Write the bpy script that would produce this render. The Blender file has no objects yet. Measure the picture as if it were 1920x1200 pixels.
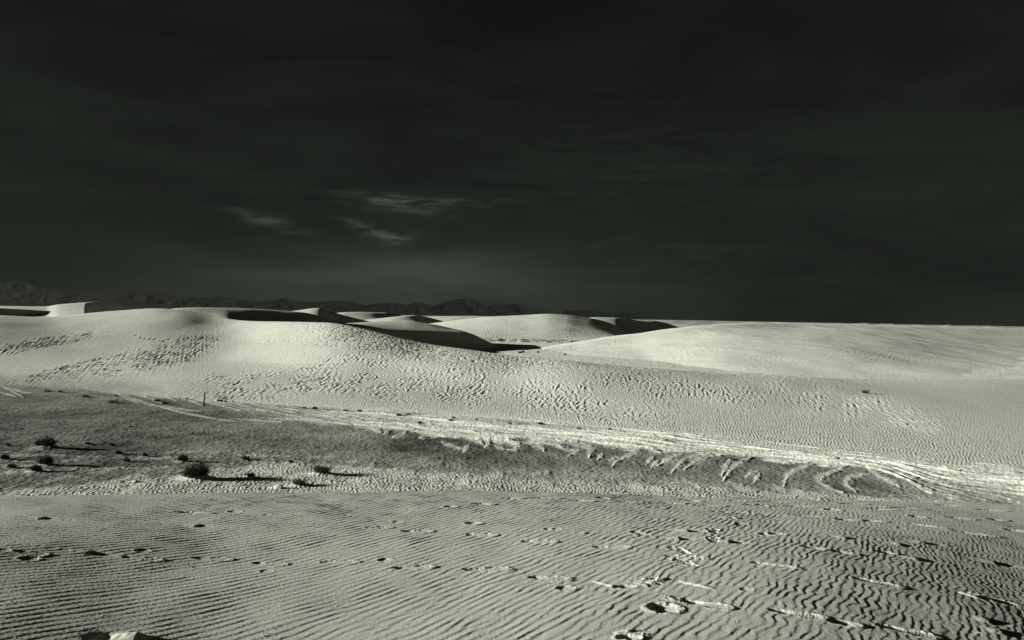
import bpy, math, random
import numpy as np
from mathutils import Matrix, Vector

R = math.radians
scene = bpy.context.scene
col = scene.collection

# ------------------------------------------------------------------ camera
CAM_Z = 7.4                       # eye height over the interdune flat (the camera stands on a dune crest)
F = 1663.0                        # focal length in pixels of a 1920 px wide picture
ROLL, PITCH = R(1.07), R(-0.207)
cr, sr, cp, sp = math.cos(ROLL), math.sin(ROLL), math.cos(PITCH), math.sin(PITCH)
cam_d = bpy.data.cameras.new('camera')
cam = bpy.data.objects.new('camera', cam_d)
col.objects.link(cam)
cam_d.sensor_width = 36.0
cam_d.lens = 36.0 * F / 1920.0
cam_d.clip_start, cam_d.clip_end = 0.05, 60000.0
fw, r0, u0 = Vector((0, cp, sp)), Vector((1, 0, 0)), Vector((0, -sp, cp))
ri, up = r0 * cr + u0 * sr, u0 * cr - r0 * sr
m = Matrix((ri, up, -fw)).transposed().to_4x4()
m.translation = (0, 0, CAM_Z)
cam.matrix_world = m
scene.camera = cam

# ------------------------------------------------------------------ light
SUN_EL, SUN_BEHIND = R(10.5), R(3.0)      # low sun on the left, a little behind the camera
SUN_STRENGTH = 5.0
sd = Vector((-math.cos(SUN_BEHIND) * math.cos(SUN_EL), -math.sin(SUN_BEHIND) * math.cos(SUN_EL), math.sin(SUN_EL)))
sun_d = bpy.data.lights.new('sun', 'SUN')
sun_d.energy, sun_d.angle, sun_d.color = SUN_STRENGTH, R(0.5), (1.0, 0.99, 0.91)
sun = bpy.data.objects.new('sun', sun_d)
col.objects.link(sun)
sun.location = (-40, -10, 40)
sun.rotation_euler = sd.to_track_quat('Z', 'Y').to_euler()

scene.view_settings.view_transform = 'Standard'
scene.view_settings.look = 'None'
scene.view_settings.gamma = 1.0
scene.view_settings.exposure = 0.95
scene.view_settings.use_curve_mapping = False

# ------------------------------------------------------------------ sky: Nishita seen through a deep red filter, toned, with thin cirrus
world = bpy.data.worlds.new('World')
scene.world = world
world.use_nodes = True
NT = world.node_tree
for n in list(NT.nodes):
    NT.nodes.remove(n)


class G:
    """small helper that chains math nodes"""
    def __init__(s, nt): s.nt = nt

    def node(s, t, **kw):
        n = s.nt.nodes.new(t)
        for k, v in kw.items():
            setattr(n, k, v)
        return n

    def put(s, sock, v):
        if isinstance(v, (int, float)):
            sock.default_value = v
        elif isinstance(v, tuple):
            sock.default_value = v
        else:
            s.nt.links.new(v, sock)

    def math(s, op, a, b=None, c=None, clamp=False):
        n = s.node('ShaderNodeMath', operation=op, use_clamp=clamp)
        s.put(n.inputs[0], a)
        if b is not None: s.put(n.inputs[1], b)
        if c is not None: s.put(n.inputs[2], c)
        return n.outputs[0]

    def noise(s, vec, scale, detail=4.0, rough=0.55, dist=0.0):
        n = s.node('ShaderNodeTexNoise')
        s.put(n.inputs['Vector'], vec)
        n.inputs['Scale'].default_value = scale
        n.inputs['Detail'].default_value = detail
        n.inputs['Roughness'].default_value = rough
        n.inputs['Distortion'].default_value = dist
        return n.outputs['Fac']

    def ramp(s, v, a, b, lo=0.0, hi=1.0):
        n = s.node('ShaderNodeMapRange')
        n.interpolation_type = 'SMOOTHSTEP'
        s.put(n.inputs['Value'], v)
        n.inputs['From Min'].default_value, n.inputs['From Max'].default_value = a, b
        n.inputs['To Min'].default_value, n.inputs['To Max'].default_value = lo, hi
        return n.outputs['Result']

    def xyz(s, x, y, z=0.0):
        n = s.node('ShaderNodeCombineXYZ')
        s.put(n.inputs[0], x); s.put(n.inputs[1], y); s.put(n.inputs[2], z)
        return n.outputs[0]


g = G(NT)
sky = g.node('ShaderNodeTexSky')
sky.sky_type = 'NISHITA'
sky.sun_disc = False
sky.sun_elevation = SUN_EL
sky.sun_rotation = R(270) - SUN_BEHIND
sky.altitude = 1200
sky.air_density, sky.dust_density, sky.ozone_density = 1.0, 0.4, 1.0
sep = g.node('ShaderNodeSeparateColor')
NT.links.new(sky.outputs[0], sep.inputs[0])
red = g.math('POWER', sep.outputs[0], 0.80)
tc = g.node('ShaderNodeTexCoord')
sx = g.node('ShaderNodeSeparateXYZ')
NT.links.new(tc.outputs['Generated'], sx.inputs[0])
az = g.math('MULTIPLY', g.math('ARCTAN2', sx.outputs[0], sx.outputs[1]), 57.2958)     # degrees right of the view axis
el = g.math('MULTIPLY', g.math('ARCSINE', sx.outputs[2]), 57.2958)
warp = g.noise(g.xyz(g.math('MULTIPLY', az, 0.10), g.math('MULTIPLY', el, 0.35)), 1.6, 5, 0.6)
warp = g.math('SUBTRACT', warp, 0.5)
fine = g.noise(g.xyz(g.math('MULTIPLY', az, 0.16), g.math('MULTIPLY', el, 1.05)), 2.2, 7, 0.62, 0.6)
broad = g.noise(g.xyz(g.math('MULTIPLY', az, 0.045), g.math('MULTIPLY', el, 0.22)), 1.3, 5, 0.55, 0.8)


def cloud(a0, e0, wa, we, tilt, amp, bend=0.6, tex=True):
    da = g.math('SUBTRACT', az, a0)
    de = g.math('SUBTRACT', el, e0)
    de = g.math('ADD', de, g.math('MULTIPLY', da, math.tan(R(tilt))))
    de = g.math('ADD', de, g.math('MULTIPLY', warp, bend))
    u = g.math('POWER', g.math('ABSOLUTE', g.math('DIVIDE', da, wa)), 2.0)
    v = g.math('POWER', g.math('ABSOLUTE', g.math('DIVIDE', de, we)), 2.0)
    e = g.math('EXPONENT', g.math('MULTIPLY', g.math('ADD', u, v), -1.0))
    if tex:
        e = g.math('MULTIPLY', e, g.ramp(fine, 0.36, 0.66))
    return g.math('MULTIPLY', e, amp)


cl = [cloud(-8.2, 7.3, 3.2, 0.42, 4, 1.1, 0.4), cloud(-4.8, 7.25, 3.0, 0.24, -2, 1.2, 0.4), cloud(-7.0, 6.65, 2.6, 0.28, 6, 0.75),
      cloud(-15.4, 5.6, 2.2, 0.38, 14, 1.2, 0.5), cloud(-9.4, 5.45, 2.2, 0.38, 18, 0.9), cloud(-7.9, 4.95, 1.5, 0.5, 0, 1.2, 0.5),
      cloud(-6.0, 3.0, 6.5, 1.0, 0, 1.0, 1.8, False), cloud(-4.0, 1.6, 12.0, 1.0, 0, 0.40, 1.0, False), cloud(-13.5, 2.3, 6.0, 0.5, 0, 0.35, 1.2, False), cloud(13.0, 4.2, 7.0, 0.8, 0, 0.22, 2.0, True), cloud(8, 9.5, 11.0, 3.2, 0, 0.18, 4.0, True)]
tot = cl[0]
for c in cl[1:]:
    tot = g.math('ADD', tot, c)
lum = g.math('MULTIPLY', red, 0.084)
side_dim = g.math('MULTIPLY', g.ramp(g.math('ABSOLUTE', g.math('ADD', az, 5.0)), 8.0, 27.0), g.ramp(el, 9.0, 1.0))           # darkening painted into the sky colour low on both sides
lum = g.math('MULTIPLY', lum, g.math('SUBTRACT', 1.0, g.math('MULTIPLY', side_dim, 0.45)))
lum = g.math('MULTIPLY', lum, g.ramp(broad, 0.3, 0.72, 0.80, 1.22))
lum = g.math('ADD', lum, g.math('MULTIPLY', tot, 0.33))
mul = g.node('ShaderNodeVectorMath', operation='SCALE')
mul.inputs[0].default_value = (0.84, 1.0, 0.80)
NT.links.new(lum, mul.inputs['Scale'])
bg = g.node('ShaderNodeBackground')
bg.inputs['Strength'].default_value = 0.05
NT.links.new(mul.outputs[0], bg.inputs['Color'])
wo = g.node('ShaderNodeOutputWorld')
NT.links.new(bg.outputs[0], wo.inputs['Surface'])

# ------------------------------------------------------------------ numeric helpers
rng = np.random.RandomState(7)
random.seed(7)
PERM = rng.permutation(512)
GA = rng.rand(512) * 2 * np.pi
GX, GY = np.cos(GA), np.sin(GA)


def perlin(x, y, seed=0):
    xi, yi = np.floor(x).astype(np.int64), np.floor(y).astype(np.int64)
    xf, yf = x - xi, y - yi
    u = xf * xf * xf * (xf * (xf * 6 - 15) + 10)
    v = yf * yf * yf * (yf * (yf * 6 - 15) + 10)

    def gr(ix, iy, dx, dy):
        h = PERM[(PERM[(ix + seed * 37) & 511] + iy) & 511]
        return GX[h] * dx + GY[h] * dy
    a = gr(xi, yi, xf, yf); b = gr(xi + 1, yi, xf - 1, yf)
    c = gr(xi, yi + 1, xf, yf - 1); d = gr(xi + 1, yi + 1, xf - 1, yf - 1)
    return 1.5 * ((a + u * (b - a)) * (1 - v) + (c + u * (d - c)) * v)


def fbm(x, y, octaves=4, seed=0, gain=0.5):
    s, a = 0, 1.0
    for o in range(octaves):
        s = s + a * perlin(x * 2 ** o + 13.7 * o, y * 2 ** o - 7.1 * o, seed + o)
        a *= gain
    return s


def sstep(a, b, x):
    t = np.clip((x - a) / (b - a), 0, 1)
    return t * t * (3 - 2 * t)


def pchip(xk, yk, x):
    """monotone cubic; yk may be (K,) or (K, N)"""
    xk = np.asarray(xk, float); yk = np.asarray(yk, float); x = np.asarray(x, float)
    if yk.ndim == 1 and x.ndim > 1:
        return pchip(xk, yk, x.ravel()).reshape(x.shape)
    h = np.diff(xk)
    hh = h.reshape((-1,) + (1,) * (yk.ndim - 1))
    d = np.diff(yk, axis=0) / hh
    mm = np.zeros_like(yk)
    w1 = 2 * hh[1:] + hh[:-1]; w2 = hh[1:] + 2 * hh[:-1]
    with np.errstate(divide='ignore', invalid='ignore'):
        hm = (w1 + w2) / (w1 / d[:-1] + w2 / d[1:])
    mm[1:-1] = np.where(d[:-1] * d[1:] > 0, hm, 0)
    mm[0], mm[-1] = d[0], d[-1]
    i = np.clip(np.searchsorted(xk, x) - 1, 0, len(xk) - 2)
    sh = (-1,) + (1,) * (yk.ndim - 1)
    t = ((x - xk[i]) / h[i]).reshape(sh)
    hi = h[i].reshape(sh)
    t2, t3 = t * t, t * t * t
    return (2 * t3 - 3 * t2 + 1) * yk[i] + (t3 - 2 * t2 + t) * hi * mm[i] + (-2 * t3 + 3 * t2) * yk[i + 1] + (t3 - t2) * hi * mm[i + 1]


def ray(px, py):
    """picture point -> (X/Y, Z/Y) of its line of sight"""
    u = (np.asarray(px, float) - 960) / F; w = (600 - np.asarray(py, float)) / F
    a = u * cr - w * sr; b = u * sr + w * cr
    den = cp - b * sp
    return a / den, (sp + b * cp) / den


def proj(X, Y, Z):
    """world -> picture point"""
    t, v = X / Y, (Z - CAM_Z) / Y
    den = cp + v * sp
    a, b = t / den, (v * cp - sp) / den
    u = a * cr + b * sr; w = -a * sr + b * cr
    return 960 + u * F, 600 - w * F


def curve(pts, t):
    """control points (px, py, Y) -> depth and height along the columns t"""
    p = np.array(pts, float)
    tk, vk = ray(p[:, 0], p[:, 1])
    tt = np.clip(t, tk[0], tk[-1])
    Y = pchip(tk, p[:, 2], tt); v = pchip(tk, vk, tt)
    return Y, CAM_Z + v * Y


def loft(curves, rows):
    """curves: list of (Y(t), z(t)); rows: samples of the curve index"""
    Ys = np.array([c[0] for c in curves]); zs = np.array([c[1] for c in curves])
    k = np.arange(len(curves))
    return pchip(k, Ys, rows), pchip(k, zs, rows)


def spans(*n):
    out = []
    for i, c in enumerate(n):
        out.append(i + np.arange(c) / c)
    return np.concatenate(out + [np.array([float(len(n))])])


def waves(x, y, kx, ky, spread_k, spread_a, n, seed):
    """a packet of plane waves round one wave vector: ripples that fork and die out as real ones do"""
    r = np.random.RandomState(seed)
    k0, a0 = math.hypot(kx, ky), math.atan2(ky, kx)
    s = np.zeros(x.shape, np.complex128)
    for _ in range(n):
        k = k0 * (1 + spread_k * r.randn()); a = a0 + spread_a * r.randn()
        s += np.exp(1j * (k * math.cos(a) * x + k * math.sin(a) * y + r.rand() * 6.2832))
    return s / math.sqrt(n)


def ripple_profile(z, sharp=1.0):
    p = np.angle(z)
    amp = np.tanh(1.6 * np.abs(z))
    return amp * (np.sin(p) - 0.33 * sharp * np.sin(2 * p) + 0.12 * sharp * np.sin(3 * p))


def grid_mesh(name, X, Y, Z, mat, tone=None, kind='structure', label=None, cat=None):
    nr, nc = X.shape
    me = bpy.data.meshes.new(name)
    co = np.stack([X, Y, Z], -1).reshape(-1, 3).astype(np.float32)
    me.vertices.add(len(co))
    me.vertices.foreach_set('co', co.ravel())
    a = (np.arange(nr - 1)[:, None] * nc + np.arange(nc - 1)[None, :]).ravel()
    q = np.stack([a, a + 1, a + nc + 1, a + nc], -1).astype(np.int32)
    me.loops.add(q.size)
    me.loops.foreach_set('vertex_index', q.ravel())
    me.polygons.add(len(q))
    me.polygons.foreach_set('loop_start', np.arange(0, q.size, 4, dtype=np.int32))
    me.polygons.foreach_set('use_smooth', np.ones(len(q), bool))
    at = me.attributes.new('tone', 'FLOAT', 'POINT')
    tv = np.ones(X.size, np.float32) if tone is None else np.broadcast_to(tone, X.shape).astype(np.float32).ravel()
    at.data.foreach_set('value', tv)
    me.update(calc_edges=True)
    me.materials.append(mat)
    o = bpy.data.objects.new(name, me)
    col.objects.link(o)
    tag(o, label, cat, kind=kind)
    return o


def tag(o, label=None, cat=None, group=None, kind=None):
    if label: o['label'] = label
    if cat: o['category'] = cat
    if group: o['group'] = group
    if kind: o['kind'] = kind


# ------------------------------------------------------------------ materials
def sand_material(name, light, dark, grain, bump, grain2=None):
    mt = bpy.data.materials.new(name)
    mt.use_nodes = True
    nt = mt.node_tree
    b = nt.nodes['Principled BSDF']
    q = G(nt)
    b.inputs['Roughness'].default_value = 0.95
    b.inputs['Specular IOR Level'].default_value = 0.12
    at = q.node('ShaderNodeAttribute', attribute_name='tone')
    geo = q.node('ShaderNodeNewGeometry')
    pos = geo.outputs['Position']
    n1 = q.noise(pos, grain, 3, 0.7)
    n2 = q.noise(pos, grain * 0.07, 4, 0.6)
    f = q.math('ADD', at.outputs['Fac'], q.math('MULTIPLY', q.math('SUBTRACT', n1, 0.5), 0.30))
    f = q.math('ADD', f, q.math('MULTIPLY', q.math('SUBTRACT', n2, 0.5), 0.14), clamp=True)
    mx = q.node('ShaderNodeMix', data_type='RGBA')
    nt.links.new(f, mx.inputs['Factor'])
    mx.inputs['A'].default_value = dark + (1,)
    mx.inputs['B'].default_value = light + (1,)
    nt.links.new(mx.outputs['Result'], b.inputs['Base Color'])
    bn = q.noise(pos, grain2 or grain, 4, 0.75)
    bp = q.node('ShaderNodeBump')
    bp.inputs['Strength'].default_value = 1.0
    bp.inputs['Distance'].default_value = bump
    nt.links.new(bn, bp.inputs['Height'])
    nt.links.new(bp.outputs[0], b.inputs['Normal'])
    return mt


LIGHT, DARK = (0.79, 0.83, 0.725), (0.045, 0.055, 0.045)
sand_near = sand_material('gypsum_sand_near', LIGHT, DARK, 160.0, 0.006, 75.0)
sand_mid = sand_material('gypsum_sand_mid', LIGHT, DARK, 6.0, 0.075)
sand_far = sand_material('gypsum_sand_far', LIGHT, DARK, 1.2, 0.08)


def plain_material(name, c, rough=0.9, var=0.3, scale=8.0, bump=0.0):
    mt = bpy.data.materials.new(name)
    mt.use_nodes = True
    nt = mt.node_tree
    b = nt.nodes['Principled BSDF']
    q = G(nt)
    b.inputs['Roughness'].default_value = rough
    b.inputs['Specular IOR Level'].default_value = 0.1
    geo = q.node('ShaderNodeNewGeometry')
    n1 = q.noise(geo.outputs['Position'], scale, 5, 0.6)
    mx = q.node('ShaderNodeMix', data_type='RGBA')
    nt.links.new(n1, mx.inputs['Factor'])
    mx.inputs['A'].default_value = tuple(v * (1 - var) for v in c) + (1,)
    mx.inputs['B'].default_value = tuple(v * (1 + var) for v in c) + (1,)
    nt.links.new(mx.outputs['Result'], b.inputs['Base Color'])
    if bump:
        bp = q.node('ShaderNodeBump')
        bp.inputs['Distance'].default_value = bump
        nt.links.new(n1, bp.inputs['Height'])
        nt.links.new(bp.outputs[0], b.inputs['Normal'])
    return mt


rock_mat = plain_material('dark_desert_rock', (0.021, 0.024, 0.020), 1.0, 0.35, 0.004)
twig_mat = plain_material('dry_shrub_twigs', (0.050, 0.056, 0.045), 0.9, 0.4, 30)
grass_mat = plain_material('dry_grass_blades', (0.075, 0.085, 0.065), 0.9, 0.4, 30)
wood_mat = plain_material('weathered_dark_wood', (0.035, 0.037, 0.032), 0.9, 0.4, 25, 0.01)

# ------------------------------------------------------------------ shrub places: (px, py of the base, width px, height px, kind)
SHRUBS = [
    (76, 840, 26, 14, 'bush', 'broad dark bush with a long shadow, on the dark flat at its far edge'),
    (90, 841, 28, 19, 'bush', 'tallest dark bush of the pair growing side by side far out on the dark flat'),
    (87, 873, 18, 17, 'bush', 'upright dark bush in the middle of the shrubby corner of the dark flat'),
    (66, 886, 16, 11, 'bush', 'dark bush just right of a patch of pale sand'),
    (22, 879, 18, 8, 'low', 'low flat dark shrub behind a patch of pale sand'),
    (10, 862, 16, 9, 'bush', 'dim shrub at the picture edge on the dark flat'),
    (15, 836, 5, 6, 'tuft', 'tiny tuft left of the pair of dark bushes'),
    (344, 866, 19, 12, 'bush', 'dark ragged bush behind the big round bush'),
    (369, 899, 38, 32, 'bush', 'largest round dark bush at the edge of the pale sand'),
    (470, 897, 14, 11, 'tuft', 'small grass tuft in line with the big round bush and its shadow'),
    (603, 890, 32, 20, 'grass', 'fan shaped grass tussock leaning over a long curved shadow'),
    (561, 910, 22, 14, 'grass', 'spiky grass clump nearest the foreground crest'),
    (461, 862, 12, 8, 'tuft', 'small lone tuft on the dark flat above the grass tuft'),
    (545, 867, 7, 3, 'low', 'tiny low shrub with thin shadow on the dark flat'),
    (222, 851, 12, 9, 'tuft', 'faint tuft left of the ragged bush, farther of two'),
    (238, 865, 12, 9, 'tuft', 'faint tuft left of the ragged bush, nearer of two'),
    (272, 855, 6, 6, 'tuft', 'thin upright tuft between two faint tufts and the ragged bush'),
    (210, 834, 6, 5, 'tuft', 'tiny tuft far right of the pair of dark bushes'),
    (164, 833, 8, 4, 'low', 'tiny low shrub in the shadow line of the dark bush pair'),
    (89, 735, 13, 4, 'low', 'leftmost low dark shrub along the foot of the big dune'),
    (113, 736, 8, 3, 'low', 'very small shrub beside the leftmost low shrub at the dune foot'),
    (161, 746, 15, 6, 'low', 'dark humped shrub with bristly top on the flat below the dune foot'),
    (212, 756, 20, 7, 'low', 'largest smooth dark humped shrub below the dune foot'),
    (217, 743, 6, 3, 'low', 'tiny shrub just above the largest humped shrub'),
    (295, 753, 12, 4, 'low', 'flat dark shrub left of the marker post, higher of two'),
    (309, 758, 13, 5, 'low', 'peaked dark shrub left of the marker post, nearer of two'),
    (350, 749, 4, 2, 'low', 'tiny dark shrub just left of the marker post top'),
    (413, 753, 12, 4, 'low', 'low dark shrub just right of the marker post'),
    (570, 765, 6, 2.5, 'low', 'tiny dark shrub left of the peaked shrub with a thin stalk'),
    (590, 767, 10, 5, 'stalk', 'small peaked shrub with one thin stalk at the dune foot'),
    (647, 770, 9, 3, 'low', 'small low shrub on the pale streaked sand, first of a close pair'),
    (674, 771, 8, 4, 'low', 'small low shrub on the pale streaked sand, second of a close pair'),
    (747, 780, 10, 4, 'low', 'dark round shrub with tail of shadow on the pale streaks'),
    (765, 778, 8, 3, 'low', 'flat shrub close behind the dark round shrub on the pale streaks'),
    (787, 793, 7, 4, 'low', 'lone dark shrub beside the tyre like lines in the pale sand'),
    (850, 785, 5, 4, 'low', 'tiny dark shrub, upper of two touching on the pale sand'),
    (845, 790, 8, 3, 'low', 'small dark shrub, lower of two touching on the pale sand'),
    (893, 786, 4, 2, 'low', 'speck of a shrub alone in the middle of the pale sand'),
    (955, 795, 9, 3, 'low', 'small shrub with a short shadow left of the peaked mound shrub'),
    (1014, 795, 12, 5, 'low', 'peaked mound shrub, darkest on the middle of the pale strip'),
    (1084, 804, 6, 2.5, 'low', 'speck of a shrub right of the peaked mound shrub, first of two'),
    (1143, 805, 5, 2.5, 'low', 'speck of a shrub right of the peaked mound shrub, second of two'),
    (1250, 828, 4, 2, 'low', 'tiny dark shrub where the pale streaks widen'),
    (1571, 862, 6, 2.5, 'low', 'tiny dark shrub above the curved sand swirls'),
    (1378, 864, 8, 4, 'low', 'small dark shrub at the head of a pale curved swirl'),
]
TRAILS = [(515, 914, 14, 3), (246, 905, 12, 2), (235, 800, 10, 2), (268, 786, 8, 1.5), (20, 804, 18, 2), (1533, 938, 8, 2)]

# ------------------------------------------------------------------ ground: one sheet from the foot of the camera's dune to the horizon
NC = 1800
tg = np.linspace(-0.76, 0.76, NC)
inv = lambda a, b, n: 1.0 / np.linspace(1 / a, 1 / b, n, endpoint=False)
Yr = np.concatenate([np.linspace(13, 34, 24, endpoint=False), inv(34, 82, 470), inv(82, 180, 70), inv(180, 420, 150), np.geomspace(420, 26000, 150)])
TT, YY = np.meshgrid(tg, Yr)
XX = TT * YY
PX, PY = proj(XX, YY, np.zeros_like(XX))


def line(pts, x):
    p = np.array(pts, float)
    return pchip(p[:, 0], p[:, 1], np.clip(x, p[0, 0], p[-1, 0]))


BASE = [(-500, 700), (-100, 716), (0, 722), (200, 735), (400, 752), (600, 762), (800, 772), (960, 783), (1300, 820), (1600, 853), (1920, 885), (2400, 930)]
PALE = [(-500, 960), (0, 924), (100, 914), (230, 903), (300, 893), (360, 888), (430, 880), (500, 872), (600, 868), (700, 880), (800, 888), (950, 895), (1100, 905), (1300, 912), (1500, 921), (1700, 934), (2000, 960)]
BAND = [(-500, 700), (0, 715), (150, 722), (300, 757), (500, 786), (700, 804), (900, 826), (1100, 835), (1300, 850), (1500, 868), (1650, 885), (1760, 930), (1900, 960), (2400, 1050)]
STREAKS = [
    [(1282, 851), (1256, 861), (1234, 874)], [(1320, 851), (1286, 864), (1260, 885)], [(1346, 849), (1309, 864), (1284, 881)],
    [(1369, 861), (1361, 878), (1354, 892)], [(1410, 857), (1384, 870), (1365, 889), (1357, 900)], [(1526, 870), (1496, 881), (1476, 896), (1470, 911)],
    [(1590, 874), (1560, 887), (1537, 898), (1549, 909), (1582, 922)], [(1631, 889), (1597, 894), (1588, 904), (1605, 919)], [(1627, 877), (1650, 892), (1687, 911)],
    [(762, 809), (753, 816), (737, 821)], [(730, 809), (720, 814)], [(808, 816), (787, 821)], [(868, 818), (893, 825), (907, 834)], [(829, 828), (850, 837), (872, 843)],
    [(918, 825), (914, 834), (909, 839)], [(950, 825), (971, 836), (967, 843), (953, 843)], [(999, 836), (1020, 841), (1020, 846)], [(1045, 825), (1073, 830), (1112, 843)],
    [(1049, 837), (1070, 844), (1084, 846), (1066, 857)], [(1091, 829), (1109, 843), (1105, 860)], [(1176, 837), (1194, 846), (1176, 857), (1155, 867), (1148, 876)],
    [(1162, 857), (1144, 864)], [(1215, 839), (1240, 850)], [(1226, 857), (1212, 871)], [(1236, 864), (1222, 876)], [(1130, 850), (1122, 862)], [(880, 835), (868, 848)],
    [(930, 836), (945, 842)], [(1420, 885), (1400, 893)], [(1425, 888), (1415, 903)], [(700, 806), (716, 811)],
]
LINES = [
    [(165, 724), (195, 735)], [(185, 725), (250, 748), (322, 768)], [(240, 733), (290, 750)], [(300, 739), (332, 752)], [(345, 746), (385, 762)], [(205, 728), (240, 738)],
    [(0, 722), (45, 744)], [(0, 735), (32, 743)], [(10, 728), (62, 738)], [(272, 744), (310, 757)], [(228, 745), (262, 755)], [(360, 745), (425, 764)], [(378, 748), (452, 770)],
    [(395, 749), (470, 769)], [(420, 750), (500, 772)], [(455, 752), (560, 775)], [(300, 764), (420, 787)], [(330, 772), (440, 790)], [(430, 783), (530, 793)], [(270, 758), (380, 772)], [(470, 753), (640, 785)], [(520, 757), (700, 792)], [(560, 760), (760, 797)], [(640, 766), (900, 812)], [(690, 772), (1000, 822)], [(500, 770), (660, 797)], [(760, 778), (1120, 826)], [(900, 790), (1250, 836)], [(1000, 796), (1400, 852)], [(1150, 812), (1560, 870)],
    [(1300, 828), (1700, 882)], [(1450, 845), (1850, 905)], [(1600, 862), (1920, 915)], [(1650, 880), (1900, 935)], [(1690, 890), (1860, 940)], [(1740, 885), (1960, 925)],
]


def seg_mask(pts, P, Q, w, sel_pad=30):
    """soft distance mask of a polyline given in picture points"""
    p = np.array(pts, float)
    out = np.zeros_like(P)
    s = (P > p[:, 0].min() - sel_pad) & (P < p[:, 0].max() + sel_pad) & (Q > p[:, 1].min() - 10) & (Q < p[:, 1].max() + 10)
    a, b = P[s], Q[s]
    best = np.full(a.shape, 1e9)
    L = np.concatenate([[0], np.cumsum(np.hypot(*np.diff(p, axis=0).T))])
    along = np.zeros(a.shape)
    for i in range(len(p) - 1):
        d = p[i + 1] - p[i]
        k = np.clip(((a - p[i, 0]) * d[0] + (b - p[i, 1]) * d[1]) / (d @ d), 0, 1)
        dd = np.hypot(a - p[i, 0] - k * d[0], 1.6 * (b - p[i, 1] - k * d[1]))
        along = np.where(dd < best, (L[i] + k * np.hypot(*d)) / L[-1], along)
        best = np.minimum(best, dd)
    ww = w * (0.35 + 0.9 * np.sin(np.pi * np.clip(along, 0.02, 0.98)))
    out[s] = np.exp(-(best / ww) ** 2) * (0.78 + 0.22 * np.cos(best * 1.5 + 5 * along))
    return out


def smooth_pts(pts, n=24):
    p = np.array(pts, float)
    k = np.arange(len(p))
    s = np.linspace(0, len(p) - 1, n)
    return np.stack([pchip(k, p[:, 0], s), pchip(k, p[:, 1], s)], -1) if len(p) > 2 else p


n_a = fbm(XX / 6.0, YY / 6.0, 4, 3)
n_b = fbm(XX / 0.9, YY / 1.6, 4, 9)
n_c = fbm(XX / 0.22, YY / 0.30, 3, 15)
near = (YY < 110)
wob = 5 * fbm(PX / 60.0, PY / 14.0, 3, 21)
pale_in = sstep(-5, 6, PY - line(PALE, PX) + wob)
s_band = (PY - line(BASE, PX)) / np.maximum(line(BAND, PX) - line(BASE, PX), 4)
band_in = sstep(1.12, 0.86, s_band + 0.05 * wob) * sstep(330, 820, PX + 60 * n_a)
base_in = sstep(6, -6, PY - line(BASE, PX) + wob * 0.5) * sstep(60, 300, PX)
# long strata laid bare by the wind, fanning out to the right
st = fbm(s_band * 5.0 + 0.25 * n_a, PX / 420.0, 4, 31, 0.65) + 0.35 * fbm(s_band * 16, PX / 200.0, 2, 33)
right_fan = sstep(1500, 1780, PX) * sstep(0.3, 0.9, s_band)
band_tone = 0.90 + 0.58 * st - 0.16 * right_fan
# dark damp crust with a few paler patches
crust = 0.20 + 0.13 * sstep(300, 900, PX) + 0.17 * sstep(750, 1250, PX) + 0.10 * n_a + 0.08 * n_b + 0.08 * n_c
crust -= 0.09 * sstep(500, 100, PX) * sstep(740, 800, PY)
patch = sstep(0.05, 0.55, fbm(XX / 2.6, YY / 1.1, 4, 44) + 0.35 * n_b) * sstep(838, 852, PY) * sstep(905, 880, PY) * sstep(720, 500, PX)
crust = crust + 0.30 * patch
crust += 0.45 * np.exp(-((PX - 38) / 26) ** 2 - ((PY - 887) / 4.5) ** 2) * (0.6 + 0.6 * n_b)
edge_sp = sstep(-22, 4, PY - line(PALE, PX)) * (0.35 * sstep(0.1, 0.7, n_b + 0.4 * n_c))
crust += edge_sp
sw = np.zeros_like(XX)
for p_ in STREAKS:
    sw = np.maximum(sw, seg_mask(smooth_pts(p_), PX, PY, 6.0))
ln = np.zeros_like(XX)
for p_ in LINES:
    ln = np.maximum(ln, seg_mask(smooth_pts(p_), PX, PY, 1.9))
sw_zone = 1.25 * sstep(680, 760, PX) * sstep(1730, 1640, PX) * sstep(-14, 6, PY - line(BAND, PX)) * sstep(60, 30, PY - line(BAND, PX))
crust -= 0.20 * sw_zone
tone = crust
tone = tone + (band_tone - tone) * band_in
tone = tone + (0.86 - tone) * base_in
tone = tone + (0.92 + 0.1 * n_c - tone) * np.clip(1.35 * sw * (0.85 + 0.4 * n_b), 0, 1)
tone = tone + (0.95 - tone) * np.clip(ln * (0.8 + 0.4 * n_b), 0, 1)
pale_tone = 0.80 + 0.10 * n_b
tone = tone + (pale_tone - tone) * pale_in
far_in = sstep(95, 120, YY)
scrub = sstep(255, 268, YY) * sstep(320, 296, YY) * sstep(890, 930, PX) * sstep(1120, 1060, PX)
scr_n = fbm(XX / 2.5, YY / 5.0, 3, 61)
tone = tone + (0.97 - 0.9 * scrub * sstep(-0.1, 0.35, scr_n) - 0.5 * sstep(480, 1100, YY) - tone) * far_in

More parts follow.
